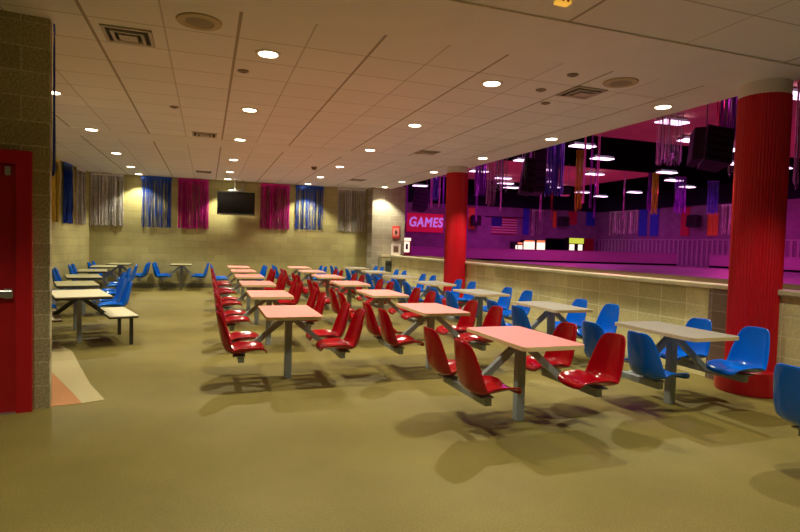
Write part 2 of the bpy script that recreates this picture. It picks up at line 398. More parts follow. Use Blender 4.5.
# ------------------------------------------------------------------ tables with attached seats
TW, TD, TZ = .574, 1.03, .745
def rrect(w, d, r, n=5):
    pts = []
    for cx, cy, a0 in ((w/2-r, d/2-r, 0), (-w/2+r, d/2-r, 90), (-w/2+r, -d/2+r, 180), (w/2-r, -d/2+r, 270)):
        for k in range(n+1):
            a = math.radians(a0+90*k/n); pts.append((cx+r*math.cos(a), cy+r*math.sin(a)))
    return pts
SEAT_PROFILE = [(.281, .366, .152), (.285, .387, .168), (.302, .401, .184), (.34, .405, .197), (.40, .399, .207), (.47, .388, .211), (.53, .378, .213),
                (.585, .372, .214), (.628, .378, .215), (.660, .395, .215), (.683, .424, .214), (.699, .465, .212), (.712, .52, .206), (.724, .58, .197),
                (.735, .64, .185), (.745, .70, .170), (.752, .745, .153), (.756, .775, .132), (.758, .790, .100)]
def seat_mesh():
    bm = bmesh.new(); n = 14; rows = []
    N = len(SEAT_PROFILE)
    for i, (x, z, hw) in enumerate(SEAT_PROFILE):
        t = max(0, min(1, (i-6)/4))          # 0 on the pan, 1 on the back
        f = math.sin(PI*min(1, i/(N-1)))     # strongest lip near the bend
        row = []
        for k in range(n+1):
            u = -1+2*k/n
            e = abs(u)**3.2
            lift = e*(.010+.085*f**2)
            fwd = e*(.02+.065*f)
            dish = (1-u*u)*.012
            row.append(bm.verts.new((x-fwd*t+dish*t*.8, u*hw, z+lift*(1-t)*.9-dish*(1-t))))
        rows.append(row)
    for a, b_ in zip(rows, rows[1:]):
        for k in range(n): bm.faces.new((a[k], a[k+1], b_[k+1], b_[k]))
    bmesh.ops.recalc_face_normals(bm, faces=bm.faces[:])
    # thickness with a rounded rim
    vs = list(bm.verts); bm.normal_update()
    nv = {v: bm.verts.new(v.co-v.normal*.014) for v in vs}
    fs = list(bm.faces)
    bnd = [e for e in bm.edges if e.is_boundary]
    for f in fs: bm.faces.new([nv[v] for v in reversed(f.verts)])
    for e in bnd:
        a, b_ = e.verts; bm.faces.new((a, b_, nv[b_], nv[a]))
    return bm
def finish(o, levels=1):
    m = o.modifiers.new('smooth', 'SUBSURF'); m.levels = levels; m.render_levels = levels
    return o
_seat = {}
def make_table(kind, label, x, y, rz, group):
    topmat, edgemat, seatmat, steel = {
        'red': (M_pink, M_tan, M_redseat, M_steel), 'rose': (M_pink, M_tan, M_blueseat, M_steel),
        'blue': (M_grey, M_tan, M_blueseat, M_steel), 'khaki': (M_khaki, M_darkedge, M_blueseat, M_steel)}[kind]
    t = thing('table_with_seats', label, 'table', (x, y, 0), rz, group)
    tp = obj('tabletop', slab(bmesh.new(), rrect(TW-.008, TD-.008, .046), TZ-.02, TZ), topmat, t)
    eb = bmesh.new(); o_ = rrect(TW, TD, .05); i_ = rrect(TW-.008, TD-.008, .046)
    lo = [eb.verts.new((a, b_, TZ-.034)) for a, b_ in o_]; hi = [eb.verts.new((a, b_, TZ-.001)) for a, b_ in o_]
    il = [eb.verts.new((a, b_, TZ-.034)) for a, b_ in i_]; ih = [eb.verts.new((a, b_, TZ-.001)) for a, b_ in i_]
    n = len(o_)
    for k in range(n):
        j = (k+1) % n
        eb.faces.new((lo[k], lo[j], hi[j], hi[k])); eb.faces.new((hi[k], hi[j], ih[j], ih[k]))
        eb.faces.new((ih[k], ih[j], il[j], il[k])); eb.faces.new((il[k], il[j], lo[j], lo[k]))
    eb.faces.new(il)
    tag(obj('edge_band', eb, edgemat, tp), 'tan edge band' if edgemat is M_tan else 'dark edge band')
    p = bmesh.new(); box(p, -.038, .038, -.038, .038, 0, TZ-.034, bevel=.006); box(p, -.16, .16, -.16, .16, TZ-.046, TZ-.0345)
    obj('post', p, steel, t)
    for s in (-1, 1):
        a = bmesh.new(); bar(a, (s*.035, 0, TZ-.075), (s*.435, 0, .335), .05, .055); bar(a, (s*.42, 0, .335), (s*.53, 0, .315), .05, .05)
        obj('arm', a, steel, t)
        b_ = bmesh.new(); box(b_, s*.52-.03, s*.52+.03, -.40, .40, .275, .335, bevel=.006)
        sb = obj('seat_bar', b_, steel, t)
        for q in (-1, 1):
            br = bmesh.new()
            box(br, s*.52-.028, s*.52+.028, q*.375-.025, q*.375+.025, .33, .342); box(br, s*.52-.028, s*.52+.028, q*.25-.025, q*.25+.025, .33, .342)
            box(br, s*.54-.06, s*.54+.06, q*.32-.09, q*.32+.09, .340, .350)
            obj('seat_bracket', br, steel, sb)
    for s in (-1, 1):
        for q in (-1, 1):
            if kind not in _seat: _seat[kind] = None
            st = obj('seat', seat_mesh(), seatmat, t, smooth=True); finish(st)
            st.location = (0, q*.32, 0)
            if s < 0: st.rotation_euler = (0, 0, PI)
    return t
protos = {}
def table(kind, label, x, y, rz=0., group=None):
    if kind not in protos:
        protos[kind] = make_table(kind, label, x, y, rz, group); return protos[kind]
    c = copy_tree(protos[kind]); c.location = (x, y, 0); c.rotation_euler = (0, 0, rz)
    tag(c, label, 'table', group); return c

ORD = ['nearest the camera', 'second from the camera', 'third from the camera', 'fourth from the camera', 'fifth from the camera', 'sixth from the camera', 'farthest from the camera']
SP = 2.0255
for k in range(6):
    if k < 5: table('red', 'pink table with red seats, %s in the left row of pink tables' % ORD[k], .859, 6.066+k*SP, 0, 'pink tables with red seats, left row')
    else: table('rose', 'pink-topped table with blue seats, farthest in the left row of pink tables', .859, 6.066+k*SP, 0, 'pink tables with blue seats')
for k in range(7):
    if k < 6: table('red', 'pink-topped table with four red seats, %s in the middle row of tables' % ORD[k], 2.586, 4.118+k*SP, 0, 'pink tables with red seats, middle row')
    else: table('rose', 'pink-topped table with blue seats, farthest in the middle row near the back wall', 2.586, 4.118+k*SP, 0, 'pink tables with blue seats')
table('blue', 'grey table with blue seats, cut off by the right edge of the photo', 4.358, 4.194-SP, 0, 'grey tables with blue seats')
RL = ['grey-topped table with four blue seats standing beside the large near red pillar'] + ['grey-topped table with blue seats, %s beyond the near pillar' % s for s in ('first', 'second', 'third', 'fourth', 'fifth', 'sixth')]
for k in range(7):
    table('blue', RL[k], 4.358, 4.194+k*SP, 0, 'grey tables with blue seats')
LL = [(-1.96, 9.98, 15, 'khaki-topped table with blue seats just behind the bench table'),
      (-2.2, 11.8, 14, 'khaki-topped table with blue seats, second behind the bench table'),
      (-2.38, 13.75, 8, 'khaki-topped table with blue seats, third behind the bench table'),
      (-2.46, 15.72, 5, 'khaki-topped table with blue seats, fourth behind the bench table')]
for x, y, a, l in LL: table('khaki', l, x, y, math.radians(a), 'khaki tables with blue seats')
table('khaki', 'khaki-topped table with blue seats against the back wall under the blue curtain', -2.31, 17.3, 0, 'khaki tables with blue seats')
table('khaki', 'khaki-topped table with blue seats standing alone against the back wall, left of the television', -.69, 17.3, 0, 'khaki tables with blue seats')

# bench table
bt = thing('bench_table', 'beige table with two attached benches on black legs, beside the dark block wall', 'table', (-1.68, 8.75, 0), math.radians(17))
Z = .70
tp = obj('tabletop', slab(bmesh.new(), rrect(.66, 1.14, .02), Z-.012, Z), M_beige, bt)
tag(obj('edge_band', slab(bmesh.new(), rrect(.668, 1.148, .022), Z-.042, Z-.012), M_darkedge, tp), 'black edge band')
p = bmesh.new(); box(p, -.028, .028, -.028, .028, 0, Z-.042); obj('post', p, M_steel, bt)
for s in (-1, 1):
    a = bmesh.new(); bar(a, (s*.03, 0, Z-.07), (s*.36, 0, .36), .05, .055); bar(a, (s*.34, 0, .362), (s*.56, 0, .362), .05, .045)
    obj('arm', a, M_blacksteel, bt)
    BO = .48 if s > 0 else .43
    bs = bmesh.new(); slab(bs, [(s*BO+x, y) for x, y in rrect(.36, 1.12, .02)], .405, .415)
    bo = obj('bench_seat', bs, M_beige, bt)
    be = bmesh.new(); slab(be, [(s*BO+x, y) for x, y in rrect(.368, 1.128, .022)], .382, .405)
    tag(obj('edge_band', be, M_darkedge, bo), 'black edge band')
    for q in (-.46, .46):
        lg = bmesh.new(); box(lg, s*(BO+.105)-.022, s*(BO+.105)+.022, q-.022, q+.022, 0, .383)
        obj('leg', lg, M_blacksteel, bt)

# ------------------------------------------------------------------ tinsel curtains
def tinsel(name, label, x, y, ztop, zbot, w, ang, mat, n, sw=.016, group=None, header=.06, ragged=.05, cat='curtain'):
    t = thing(name, label, cat, (x, y, zbot), ang, group)
    h = ztop-zbot
    hd = bmesh.new(); box(hd, -w/2, w/2, -.006, .006, h-header, h)
    obj('header_strip', hd, mat, t)
    bm = bmesh.new()
    for i in range(n):
        x0 = -w/2+w*(i+random.uniform(.1, .9))/n; seg = 7
        yb = random.uniform(-.018, .018); tw = random.uniform(0, PI); zb = random.uniform(0, ragged)
        ww = sw*random.uniform(.6, 1.3); dx = random.uniform(-.02, .02); prev = None
        for k in range(seg+1):
            f = k/seg; z = h-header*.5-(h-header*.5-zb)*f
            a = tw+f*random.uniform(-1.5, 1.5) if k else 0
            cx = x0+dx*f+random.uniform(-.006, .006)*f; cy = yb*f
            c, s = math.cos(a*.6)*ww/2, math.sin(a*.6)*ww/2
            cur = (bm.verts.new((cx-c, cy-s, z)), bm.verts.new((cx+c, cy+s, z)))
            if prev: bm.faces.new((prev[0], prev[1], cur[1], cur[0]))
            prev = cur
    obj('fringe', bm, mat, t)
    return t
G = 'tinsel curtains on the back wall'
YB = 17.955
tinsel('tinsel_curtain', 'silver tinsel curtain in the left corner of the back wall', -2.74, YB, CZ-.01, 1.80, .86, 0, T_silver, 85, group=G)
tinsel('tinsel_curtain', 'blue tinsel curtain on the back wall between silver and magenta ones', -1.43, YB, CZ-.01, 1.79, .84, 0, T_blue, 68, group=G)
tinsel('tinsel_curtain', 'magenta tinsel curtain left of the television', -.40, YB, CZ-.01, 1.79, .87, 0, T_magenta, 95, sw=.02, group=G)
tinsel('tinsel_curtain', 'magenta tinsel curtain right of the television', 2.05, YB, CZ-.01, 1.86, .90, 0, T_magenta, 90, sw=.02, group=G)
tinsel('tinsel_curtain', 'blue tinsel curtain on the back wall right of the television and magenta one', 3.15, YB, CZ-.01, 1.88, .90, 0, T_blue, 66, group=G)
tinsel('tinsel_curtain', 'silver tinsel curtain beside the lit block pilaster', 4.56, YB, CZ-.01, 1.86, .96, 0, T_silver, 85, group=G)
LA = math.atan2(13.0, 1.14)
def leftwall(y): return -4.35+(y-5.0)*1.14/13.0+.06
for nm, lab, y0, y1, mt, n in (('y', 'gold tinsel curtain on the left wall nearest the dark block wall', 14.3, 15.35, T_gold, 60),
                               ('b', 'blue tinsel curtain on the left wall between gold and silver ones', 15.66, 16.33, T_blue, 80),
                               ('s', 'silver tinsel curtain on the left wall next to the back corner', 16.64, 17.41, T_silver, 60)):
    ym = (y0+y1)/2
    tinsel('tinsel_curtain', lab, leftwall(ym), ym, CZ-.01, 1.80, y1-y0, LA, mt, n, sw=.018, group='tinsel curtains on the left wall')
# blue strip hanging off the hidden end face of the door wall
tinsel('tinsel_curtain', 'narrow blue tinsel edge showing past the end of the dark block wall', -1.268, 5.58, CZ-.01, 2.02, .10, PI/2+DW, T_blue, 16, sw=.014)

# ------------------------------------------------------------------ television
tv = thing('television', 'black flat television hung from the ceiling before the back wall', 'television', (.83, 17.5, 2.26))
W, HT = 1.10, .70
obj('casing', B(-W/2, W/2, 0, .07, 0, HT, bevel=.012), M_black, tv)
bz = bmesh.new()
box(bz, -W/2, W/2, -.014, 0, 0, .06); box(bz, -W/2, W/2, -.014, 0, HT-.035, HT); box(bz, -W/2, -W/2+.035, -.014, 0, .06, HT-.035); box(bz, W/2-.035, W/2, -.014, 0, .06, HT-.035)
obj('bezel', bz, plain('tv_bezel', (.015, .015, .015), .2), tv)
obj('screen', B(-W/2+.035, W/2-.035, -.006, 0, .06, HT-.035), M_screen, tv)
obj('silver_line', B(-W/2+.02, W/2-.02, -.017, -.014, .018, .026), M_chrome, tv)
mb = bmesh.new(); bar(mb, (-.04, .06, HT-.02), (-.04, .06, CZ-2.26), .03, .03, (0, 1, 0)); bar(mb, (.20, .06, HT-.02), (.20, .06, CZ-2.26), .03, .03, (0, 1, 0)); box(mb, -.21, .22, .03, .09, HT+.02, HT+.06); 
obj('ceiling_mount', mb, M_steel, tv)
obj('media_box', B(-.17, .08, -.02, .12, HT+.005, HT+.05, bevel=.006), M_chrome, tv)

# ------------------------------------------------------------------ things by the pilaster
cb = thing('block_cabinet', 'low tan block cabinet with dark grey opening at the end of the low wall', 'cabinet', (5.66, 17.12, 0))
obj('body', B(-.26, .30, .0, .275, 0, 1.075), plain('cabinet_block', (.46, .42, .25), .8, noise=.15, scale=5), cb)
obj('cap', B(-.28, .46, -.03, .275, 1.075, 1.135), M_cap, cb)
tag(obj('opening_panel', B(-.13, .19, -.012, 0, .58, .95), plain('dark_panel', (.05, .06, .06), .4), cb), 'dark grey panel')
obj('slot', B(-.11, .17, -.016, -.011, .80, .88), M_black, cb)
pf = thing('framed_picture', 'white framed picture standing on the cap against the pilaster', 'picture', (5.96, 17.34, 1.136))
fb = bmesh.new(); w, h = .33, .38
box(fb, -w/2, w/2, 0, .03, 0, .05); box(fb, -w/2, w/2, 0, .03, h-.05, h); box(fb, -w/2, -w/2+.05, 0, .03, .05, h-.05); box(fb, w/2-.05, w/2, 0, .03, .05, h-.05)
obj('frame', fb, M_wframe, pf)
obj('mat_board', B(-w/2+.05, w/2-.05, .012, .02, .05, h-.05), M_wframe, pf)
obj('print', B(-.085, .085, .006, .012, .09, .29), M_picdark, pf)
fa = thing('fire_alarm', 'red fire alarm plate on the pilaster beside the rink opening', 'alarm', (5.96, 17.4, 1.70))
obj('backplate', B(-.13, .13, -.03, 0, 0, .40, bevel=.008), M_alarm, fa)
obj('white_field', B(-.10, .10, -.035, -.03, .06, .34), plain('alarm_field', (.85, .35, .30), .4), fa)
hb = bmesh.new(); slab(hb, [(-.035, -.10), (.05, 0), (-.035, .10)], 0, .006)
bmesh.ops.rotate(hb, verts=hb.verts[:], cent=(0, 0, 0), matrix=Matrix.Rotation(PI/2, 3, 'X'))
bmesh.ops.translate(hb, verts=hb.verts[:], vec=(0, -.035, .19)); obj('horn', hb, M_black, fa)

# ------------------------------------------------------------------ downlights, vents and ceiling fittings
def add_spot(loc, e, col=(1, .935, .69), size=106, blend=.42, r=.05):
    l = bpy.data.lights.new('lamp', 'SPOT'); l.energy = e; l.color = col; l.spot_size = math.radians(size); l.spot_blend = blend; l.shadow_soft_size = r
    o = bpy.data.objects.new('lamp', l); COL.objects.link(o); o.location = loc; return o
SPOT = 255
proto = None
DL = [(-1.89, 8.2), (-1.89, 10.75), (-1.89, 13.5), (-1.89, 15.9), (-1.88, 17.6),
      (.545, 5.58), (.545, 8.05), (.55, 10.5), (.56, 13.2), (.57, 15.6), (.58, 17.45),
      (2.985, 5.54), (2.98, 7.94), (2.99, 10.42), (3.0, 13.05), (2.99, 15.4), (3.0, 17.45),
      (5.42, 5.53), (5.41, 7.9), (5.37, 10.25), (5.34, 12.78), (5.37, 15.25), (5.40, 17.0)]
colname = {-1.89: 'left', -1.88: 'left'}
cnt = {}
for x, y in DL:
    row = 'far left' if x < 0 else 'second' if x < 1 else 'third' if x < 4 else 'right'
    k = cnt.get(row, 0); cnt[row] = k+1
    o5 = ['nearest', 'second', 'third', 'fourth', 'fifth', 'farthest'] if row != 'far left' else ['nearest', 'second', 'third', 'fourth', 'farthest']
    lab = 'round lit ceiling downlight, %s along the %s line of downlights' % (o5[k], {'far left': 'far left', 'second': 'left of centre', 'third': 'right of centre', 'right': 'rink side'}[row])
    if proto is None:
        proto = thing('downlight', lab, 'ceiling light', (x, y, CZ), 0, 'round downlights')
        obj('trim_ring', lathe(bmesh.new(), [(.125, .004), (.122, -.006), (.10, -.008), (.090, -.003)], 32), M_white, proto)
        obj('lens', lathe(bmesh.new(), [(.089, -.004), (.085, -.008)], 32), M_lens, proto)
        o = proto
    else:
        o = copy_tree(proto); o.location = (x, y, CZ); tag(o, lab)
    add_spot((x, y, CZ-.03), SPOT*(.8 if row == 'far left' else 1))
for x, y in ((-1.5, 3.0), (.9, 2.6), (2.98, 2.3), (4.5, 2.8), (.55, -.2), (2.98, -.4)):  # unseen lamps near the camera, some added to brighten door wall and pillar
    add_spot((x, y, CZ), SPOT*.70)

def vent(label, x, y):
    t = thing('ceiling_vent', label, 'vent', (x, y, CZ), 0, 'square ceiling vents')
    def ring(a, b_, z0, z1):
        bm = bmesh.new()
        for s in (-1, 1):
            box(bm, -a, a, s*b_ if s > 0 else -a, a if s > 0 else -b_, z0, z1) ; box(bm, s*b_ if s > 0 else -a, a if s > 0 else -b_, -b_, b_, z0, z1)
        return bm
    obj('backing', B(-.19, .19, -.19, .19, -.003, .002), M_ventdark, t)
    obj('frame', ring(.205, .175, -.012, .002), M_vent, t)
    obj('louver', ring(.135, .11, -.022, -.004), M_vent, t)
    obj('louver', ring(.075, .01, -.028, -.004), M_vent, t)
    return t
vent('large square ceiling vent nearest the dark block wall', -.69, 5.6)
vent('square ceiling vent beside two small ceiling sprinklers, near the rink', 4.1, 5.42)
vent('square ceiling vent over the left tables, nearer of two in line', -.06, 10.3)
vent('square ceiling vent farthest back above the magenta curtain', -.10, 16.0)
vent('square ceiling vent over the right tables before the far red pillar', 4.08, 10.15)
vent('square ceiling vent near the far end of the right tables', 4.1, 15.5)
def cspeaker(label, x, y):
    t = thing('ceiling_speaker', label, 'speaker', (x, y, CZ), 0, 'round ceiling speakers')
    obj('rim', lathe(bmesh.new(), [(.185, .004), (.18, -.008), (.12, -.012), (.11, -.004)], 40), plain('speaker_rim', (.45, .36, .20), .6), t)
    obj('grille', lathe(bmesh.new(), [(.11, -.004), (.06, -.010)], 40), plain('speaker_grille', (.28, .23, .15), .7), t)
cspeaker('round ceiling speaker beside the large square vent', -.08, 5.0)
cspeaker('round ceiling speaker near the rink side vent', 4.23, 4.93)
def sprinkler(label, x, y, z=CZ):
    t = thing('ceiling_sprinkler', label, 'sprinkler', (x, y, z), 0, 'small ceiling sprinklers')
    obj('escutcheon', lathe(bmesh.new(), [(.06, .005), (.058, -.006), (.03, -.014)], 20), plain('brass', (.22, .16, .08), .4), t)
    obj('deflector', lathe(bmesh.new(), [(.026, -.013), (.024, -.018)], 16), plain('brass_dark', (.12, .09, .05), .4), t)
sprinkler('small dark ceiling sprinkler just left of the rink side ceiling speaker', 3.6, 4.92)
sprinkler('small dark ceiling sprinkler left of the rink side vent, nearer of two', 3.62, 5.53)
sprinkler('small dark ceiling sprinkler left of the rink side vent, farther of two', 4.0, 6.0)
sprinkler('small dark ceiling sprinkler near the second left downlight', .35, 6.25)
sprinkler('small ceiling sprinkler with tan ring beyond the large vent', -.45, 8.35)
sd = thing('smoke_detector', 'small dark smoke detector on the ceiling before the magenta curtain', 'detector', (2.45, 13.44, CZ))
obj('body', lathe(bmesh.new(), [(.07, .004), (.07, -.02), (.05, -.06), (.03, -.07)], 24), plain('detector', (.20, .11, .05), .5), sd)
ex = thing('ceiling_sign', 'small amber ceiling fixture cut off by the top edge of the photo', 'light', (2.40, 3.43, CZ+.012))
obj('housing', B(-.06, .06, -.03, .03, -.05, 0), M_white, ex)
obj('amber_face', B(-.055, .055, -.034, .034, -.075, -.05, bevel=.005), M_amber, ex)
obj('dark_marks', B(-.03, -.012, -.037, -.03, -.066, -.05), M_redpaint, ex)
obj('dark_marks', B(.012, .03, -.037, -.03, -.066, -.05), M_redpaint, ex)

def ceil_at(x, y):
    return 6.16 if (19 < y < 26.3 and 11.5 < x) or (y >= 26.3 and x > 26.3) or y > 35 else 6.2
# ------------------------------------------------------------------ the rink beyond the low wall
RZ, RX, RY, RC = .5, 33.2, 41.0, 6.2
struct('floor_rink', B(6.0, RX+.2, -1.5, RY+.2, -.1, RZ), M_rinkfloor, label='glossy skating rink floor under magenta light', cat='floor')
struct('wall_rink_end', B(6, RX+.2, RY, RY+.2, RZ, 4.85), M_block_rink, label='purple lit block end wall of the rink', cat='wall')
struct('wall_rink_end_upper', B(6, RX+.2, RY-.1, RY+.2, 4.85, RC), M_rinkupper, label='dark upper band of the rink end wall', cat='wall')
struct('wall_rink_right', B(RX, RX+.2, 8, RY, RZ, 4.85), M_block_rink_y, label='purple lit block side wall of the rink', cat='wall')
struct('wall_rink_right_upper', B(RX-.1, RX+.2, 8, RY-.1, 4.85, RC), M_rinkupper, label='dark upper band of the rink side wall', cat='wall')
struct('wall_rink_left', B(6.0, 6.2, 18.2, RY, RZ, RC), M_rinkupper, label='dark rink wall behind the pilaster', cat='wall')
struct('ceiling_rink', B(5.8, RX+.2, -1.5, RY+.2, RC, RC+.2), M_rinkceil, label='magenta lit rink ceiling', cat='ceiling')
struct('trim_7', B(11.5, RX-.1, 19.0, 26.3, RC-.04, RC), M_rinkdark, label='wide black ceiling soffit across the rink', cat='ceiling')
struct('trim_8', B(26.3, RX-.1, 26.3, RY-.1, RC-.04, RC), M_rinkdark, label='black ceiling soffit along the rink side wall', cat='ceiling')
struct('trim_9', B(6.2, 26.3, 35.0, RY-.1, RC-.04, RC), M_rinkdark, label='black ceiling soffit along the rink end wall', cat='ceiling')
# vertical slat wainscot on the side wall
sl = bmesh.new()
y = 9.0
while y < RY-.3:
    box(sl, RX-.05, RX-.001, y, y+.16, RZ, 2.33); y += .42
box(sl, RX-.07, RX-.001, 9, RY-.2, 2.33, 2.42)
struct('trim_10', sl, M_slat, label='vertical slats along the foot of the rink side wall', cat='trim')
# barriers
def barrier(label, pts):
    t = thing('rink_barrier', label, 'barrier', (0, 0, RZ), 0, 'rink barriers')
    bm = bmesh.new(); cp = bmesh.new(); kb = bmesh.new()
    for (x0, y0), (x1, y1) in zip(pts, pts[1:]):
        bar(bm, (x0, y0, .41), (x1, y1, .41), .14, .82); bar(cp, (x0, y0, .845), (x1, y1, .845), .22, .05); bar(kb, (x0, y0, .06), (x1, y1, .06), .17, .12)
    obj('panel', bm, M_barrier, t); obj('top_rail', cp, M_barrier, t); tag(obj('kick_strip', kb, M_rinkdark, t), 'dark kick strip')
barrier('long carpeted rink barrier curving across the far end of the rink', [(6.3, 37.6), (13.1, 37.2), (19.5, 34.6), (25.3, 32.2), (28.6, 31.0), (31.2, 30.0)])
barrier('short carpeted rink barrier just left of the near red pillar', [(31.5, 27.5), (31.7, 24.5), (31.8, 18)])

# fluorescent fixtures: 3.1 x 4.9 m grid under the rink ceiling
XS = [9.2, 12.3, 15.4, 18.4, 21.7, 24.6, 27.8, 31.2]
FX = [(15.4, 39.5), (15.45, 29.9), (15.4, 24.76), (18.35, 32.1), (20.0, 34.6), (21.6, 36.5), (18.45, 27.3), (21.75, 32.0), (24.4, 34.75), (15.35, 20.1), (18.3, 22.4), (21.95, 27.5),
      (27.95, 36.4), (31.3, 38.3), (31.1, 34.2), (15.27, 15.14), (24.6, 24.6), (27.7, 27.1), (31.2, 29.4), (21.6, 18.0), (24.7, 20.6), (15.7, 11.15), (18.5, 17.3), (28.0, 20.5)]
fp = None
def fx_line(x): return min(range(6), key=lambda k: abs((15.4, 18.4, 21.5, 24.6, 27.9, 31.2)[k]-x))
def fx_label(x, y):
    l = fx_line(x); mates = sorted(b for a, b in FX if fx_line(a) == l); k = mates.index(y)
    o = ['nearest', 'second', 'third', 'fourth', 'fifth', 'sixth', 'seventh'][k]
    return 'white rink ceiling fixture, %s in the %s line of fixtures from the low wall' % (o, ['first', 'second', 'third', 'fourth', 'fifth', 'sixth'][l])
for i, (x, y) in enumerate(FX):
    near = 'nearer' if y < 24 else 'farther'
    lab = 'white fluorescent fixture under the rink ceiling'
    if fp is None:
        fp = thing('fluorescent_fixture', lab, 'ceiling light', (x, y, 6.0), 0, 'rink fluorescent fixtures')
        obj('housing', B(-.56, .56, -.16, .16, .02, .14), M_steel, fp)
        sm = bmesh.new(); box(sm, -.40, -.37, -.015, .015, .14, .20); box(sm, .37, .40, -.015, .015, .14, .20); obj('stem', sm, M_steel, fp)
        obj('lens', B(-.54, .54, -.25, .25, -.02, .02, bevel=.01), M_fluoro, fp)
        o = fp
    else:
        o = copy_tree(fp); o.location = (x, y, ceil_at(x, y)-.20)
    tag(o, fx_label(x, y), 'ceiling light', 'rink fluorescent fixtures')
def add_area(loc, e, col, sx, sy, rot=(0, 0, 0)):
    l = bpy.data.lights.new('rink_fill', 'AREA'); l.energy = e; l.color = col; l.shape = 'RECTANGLE'; l.size = sx; l.size_y = sy
    o = bpy.data.objects.new('rink_fill', l); COL.objects.link(o); o.location = loc; o.rotation_euler = rot; return o
MAG = (1, .06, .78)
for x, y in ((12, 12), (12, 22), (12, 32), (20, 14), (20, 30), (28, 16), (28, 24), (28, 34), (21, 37)):  # unseen area lights added for the magenta glow over the rink
    add_area((x, y, 5.6), 60 if (x, y) == (12, 12) else 150, MAG, 1.2, 1.2)
# unseen point lights added low down to throw magenta up at the ceiling
for x, y in ((12, 14), (14, 28), (22, 17), (22, 30), (29, 24)):
    l = bpy.data.lights.new('rink_fill', 'POINT'); l.energy = 110; l.color = (1, .06, .25); l.shadow_soft_size = .4
    o = bpy.data.objects.new('rink_fill', l); COL.objects.link(o); o.location = (x, y, 2.5)

# GAMES sign
gs = thing('games_sign', 'red wall sign with large violet letters reading GAMES', 'sign', (16.5, RY-.02, 2.5))
obj('panel', B(-1.62, 1.55, -.10, 0, 0, 1.5, bevel=.02), M_signred, gs)
cu = bpy.data.curves.new('letters', 'FONT'); cu.body = 'GAMES'; cu.size = 1.05; cu.extrude = .03; cu.offset = 0; cu.bevel_depth = .022; cu.align_x = 'CENTER'; cu.shear = .15; cu.space_character = 1.12
to = bpy.data.objects.new('tmp', cu); COL.objects.link(to)
dg = bpy.context.evaluated_depsgraph_get(); me = bpy.data.meshes.new_from_object(to.evaluated_get(dg))
COL.objects.unlink(to); bpy.data.objects.remove(to)
me.materials.clear(); me.materials.append(M_signletter)
lo = bpy.data.objects.new('letters', me); COL.objects.link(lo); lo.parent = gs; lo.location = (0, -.13, .45); lo.rotation_euler = (PI/2, 0, 0)
xs = [v.co.x for v in me.vertices]; sx = 2.9/(max(xs)-min(xs)); lo.scale = (sx, 1, 1)
tag(lo, 'violet letters GAMES')

# flag
def flag_mat():
    m, nt, b = nodes('flag_cloth'); b.inputs['Roughness'].default_value = .8
    tc = nt.nodes.new('ShaderNodeTexCoord'); sp = nt.nodes.new('ShaderNodeSeparateXYZ'); nt.links.new(tc.outputs['Object'], sp.inputs[0])
    d = nt.nodes.new('ShaderNodeMath'); d.operation = 'MULTIPLY'; d.inputs[1].default_value = 13/1.40/2; nt.links.new(sp.outputs['Z'], d.inputs[0])
    fr_ = nt.nodes.new('ShaderNodeMath'); fr_.operation = 'FRACT'; nt.links.new(d.outputs[0], fr_.inputs[0])
    l = nt.nodes.new('ShaderNodeMath'); l.operation = 'LESS_THAN'; l.inputs[1].default_value = .5; nt.links.new(fr_.outputs[0], l.inputs[0])
    mx = nt.nodes.new('ShaderNodeMix'); mx.data_type = 'RGBA'; mx.inputs['A'].default_value = (.50, .42, .46, 1); mx.inputs['B'].default_value = (.30, .01, .02, 1)
    nt.links.new(l.outputs[0], mx.inputs['Factor']); nt.links.new(mx.outputs['Result'], b.inputs['Base Color'])
    return m
fl = thing('wall_flag', 'striped red and white flag with blue corner on the rink end wall', 'flag', (23.7, RY-.02, 2.56))
obj('striped_cloth', B(-1.22, 1.22, -.03, 0, 0, 1.40), flag_mat(), fl)
obj('blue_canton', B(-1.22, -.24, -.04, -.03, .66, 1.40), plain('flag_blue', (.015, .02, .20), .8), fl)
obj('pole_rail', B(-1.9, 1.9, -.06, 0, 1.42, 1.47), M_rinkdark, fl)

# end wall openings and lit machines
def lit(name, label, cat, x0, x1, z0, z1, parts, y=RY-.02, depth=.5, body=M_black):
    t = thing(name, label, cat, ((x0+x1)/2, y, z0)); w = (x1-x0)/2
    obj('cabinet', B(-w, w, -depth, 0, 0, z1-z0), body, t)
    for nm, a, b_, c, d, m in parts: obj(nm, B(-w+a*2*w, -w+b_*2*w, -depth-.02, -depth, c*(z1-z0), d*(z1-z0)), m, t)
    return t
lit('vending_machine', 'small lit white machine left of the bright display cases', 'machine', 24.35, 25.25, RZ, 1.96, [('lit_front', .25, .97, .30, .80, M_litwhite), ('dark_panel', .40, .52, .5, .95, M_black), ('lit_header', .45, .97, .86, .96, M_litorange)])
lit('display_case', 'wide bright white display case with red header at the rink end', 'display case', 25.33, 26.45, RZ, 2.15, [('lit_front', .03, .97, .30, .90, M_litwhite), ('red_header', .1, .97, .90, .97, M_litorange), ('shelf_line', .36, .41, .30, .9, M_picdark), ('shelf_line', .66, .71, .30, .9, M_picdark), ('product_row', .06, .34, .62, .70, M_picdark)])
lit('display_case', 'narrow bright white display case beside the dark opening', 'display case', 26.6, 27.5, RZ, 2.18, [('lit_front', .05, .95, .30, .86, M_litwhite), ('orange_header', .05, .95, .88, .97, M_litorange)])
lit('doorway', 'black doorway between bright display cases and the green topped machine', 'doorway', 27.85, 29.75, RZ, 2.36, [('dark_opening', .02, .98, 0, .97, M_rinkdark)], depth=.12, body=M_rinkupper)
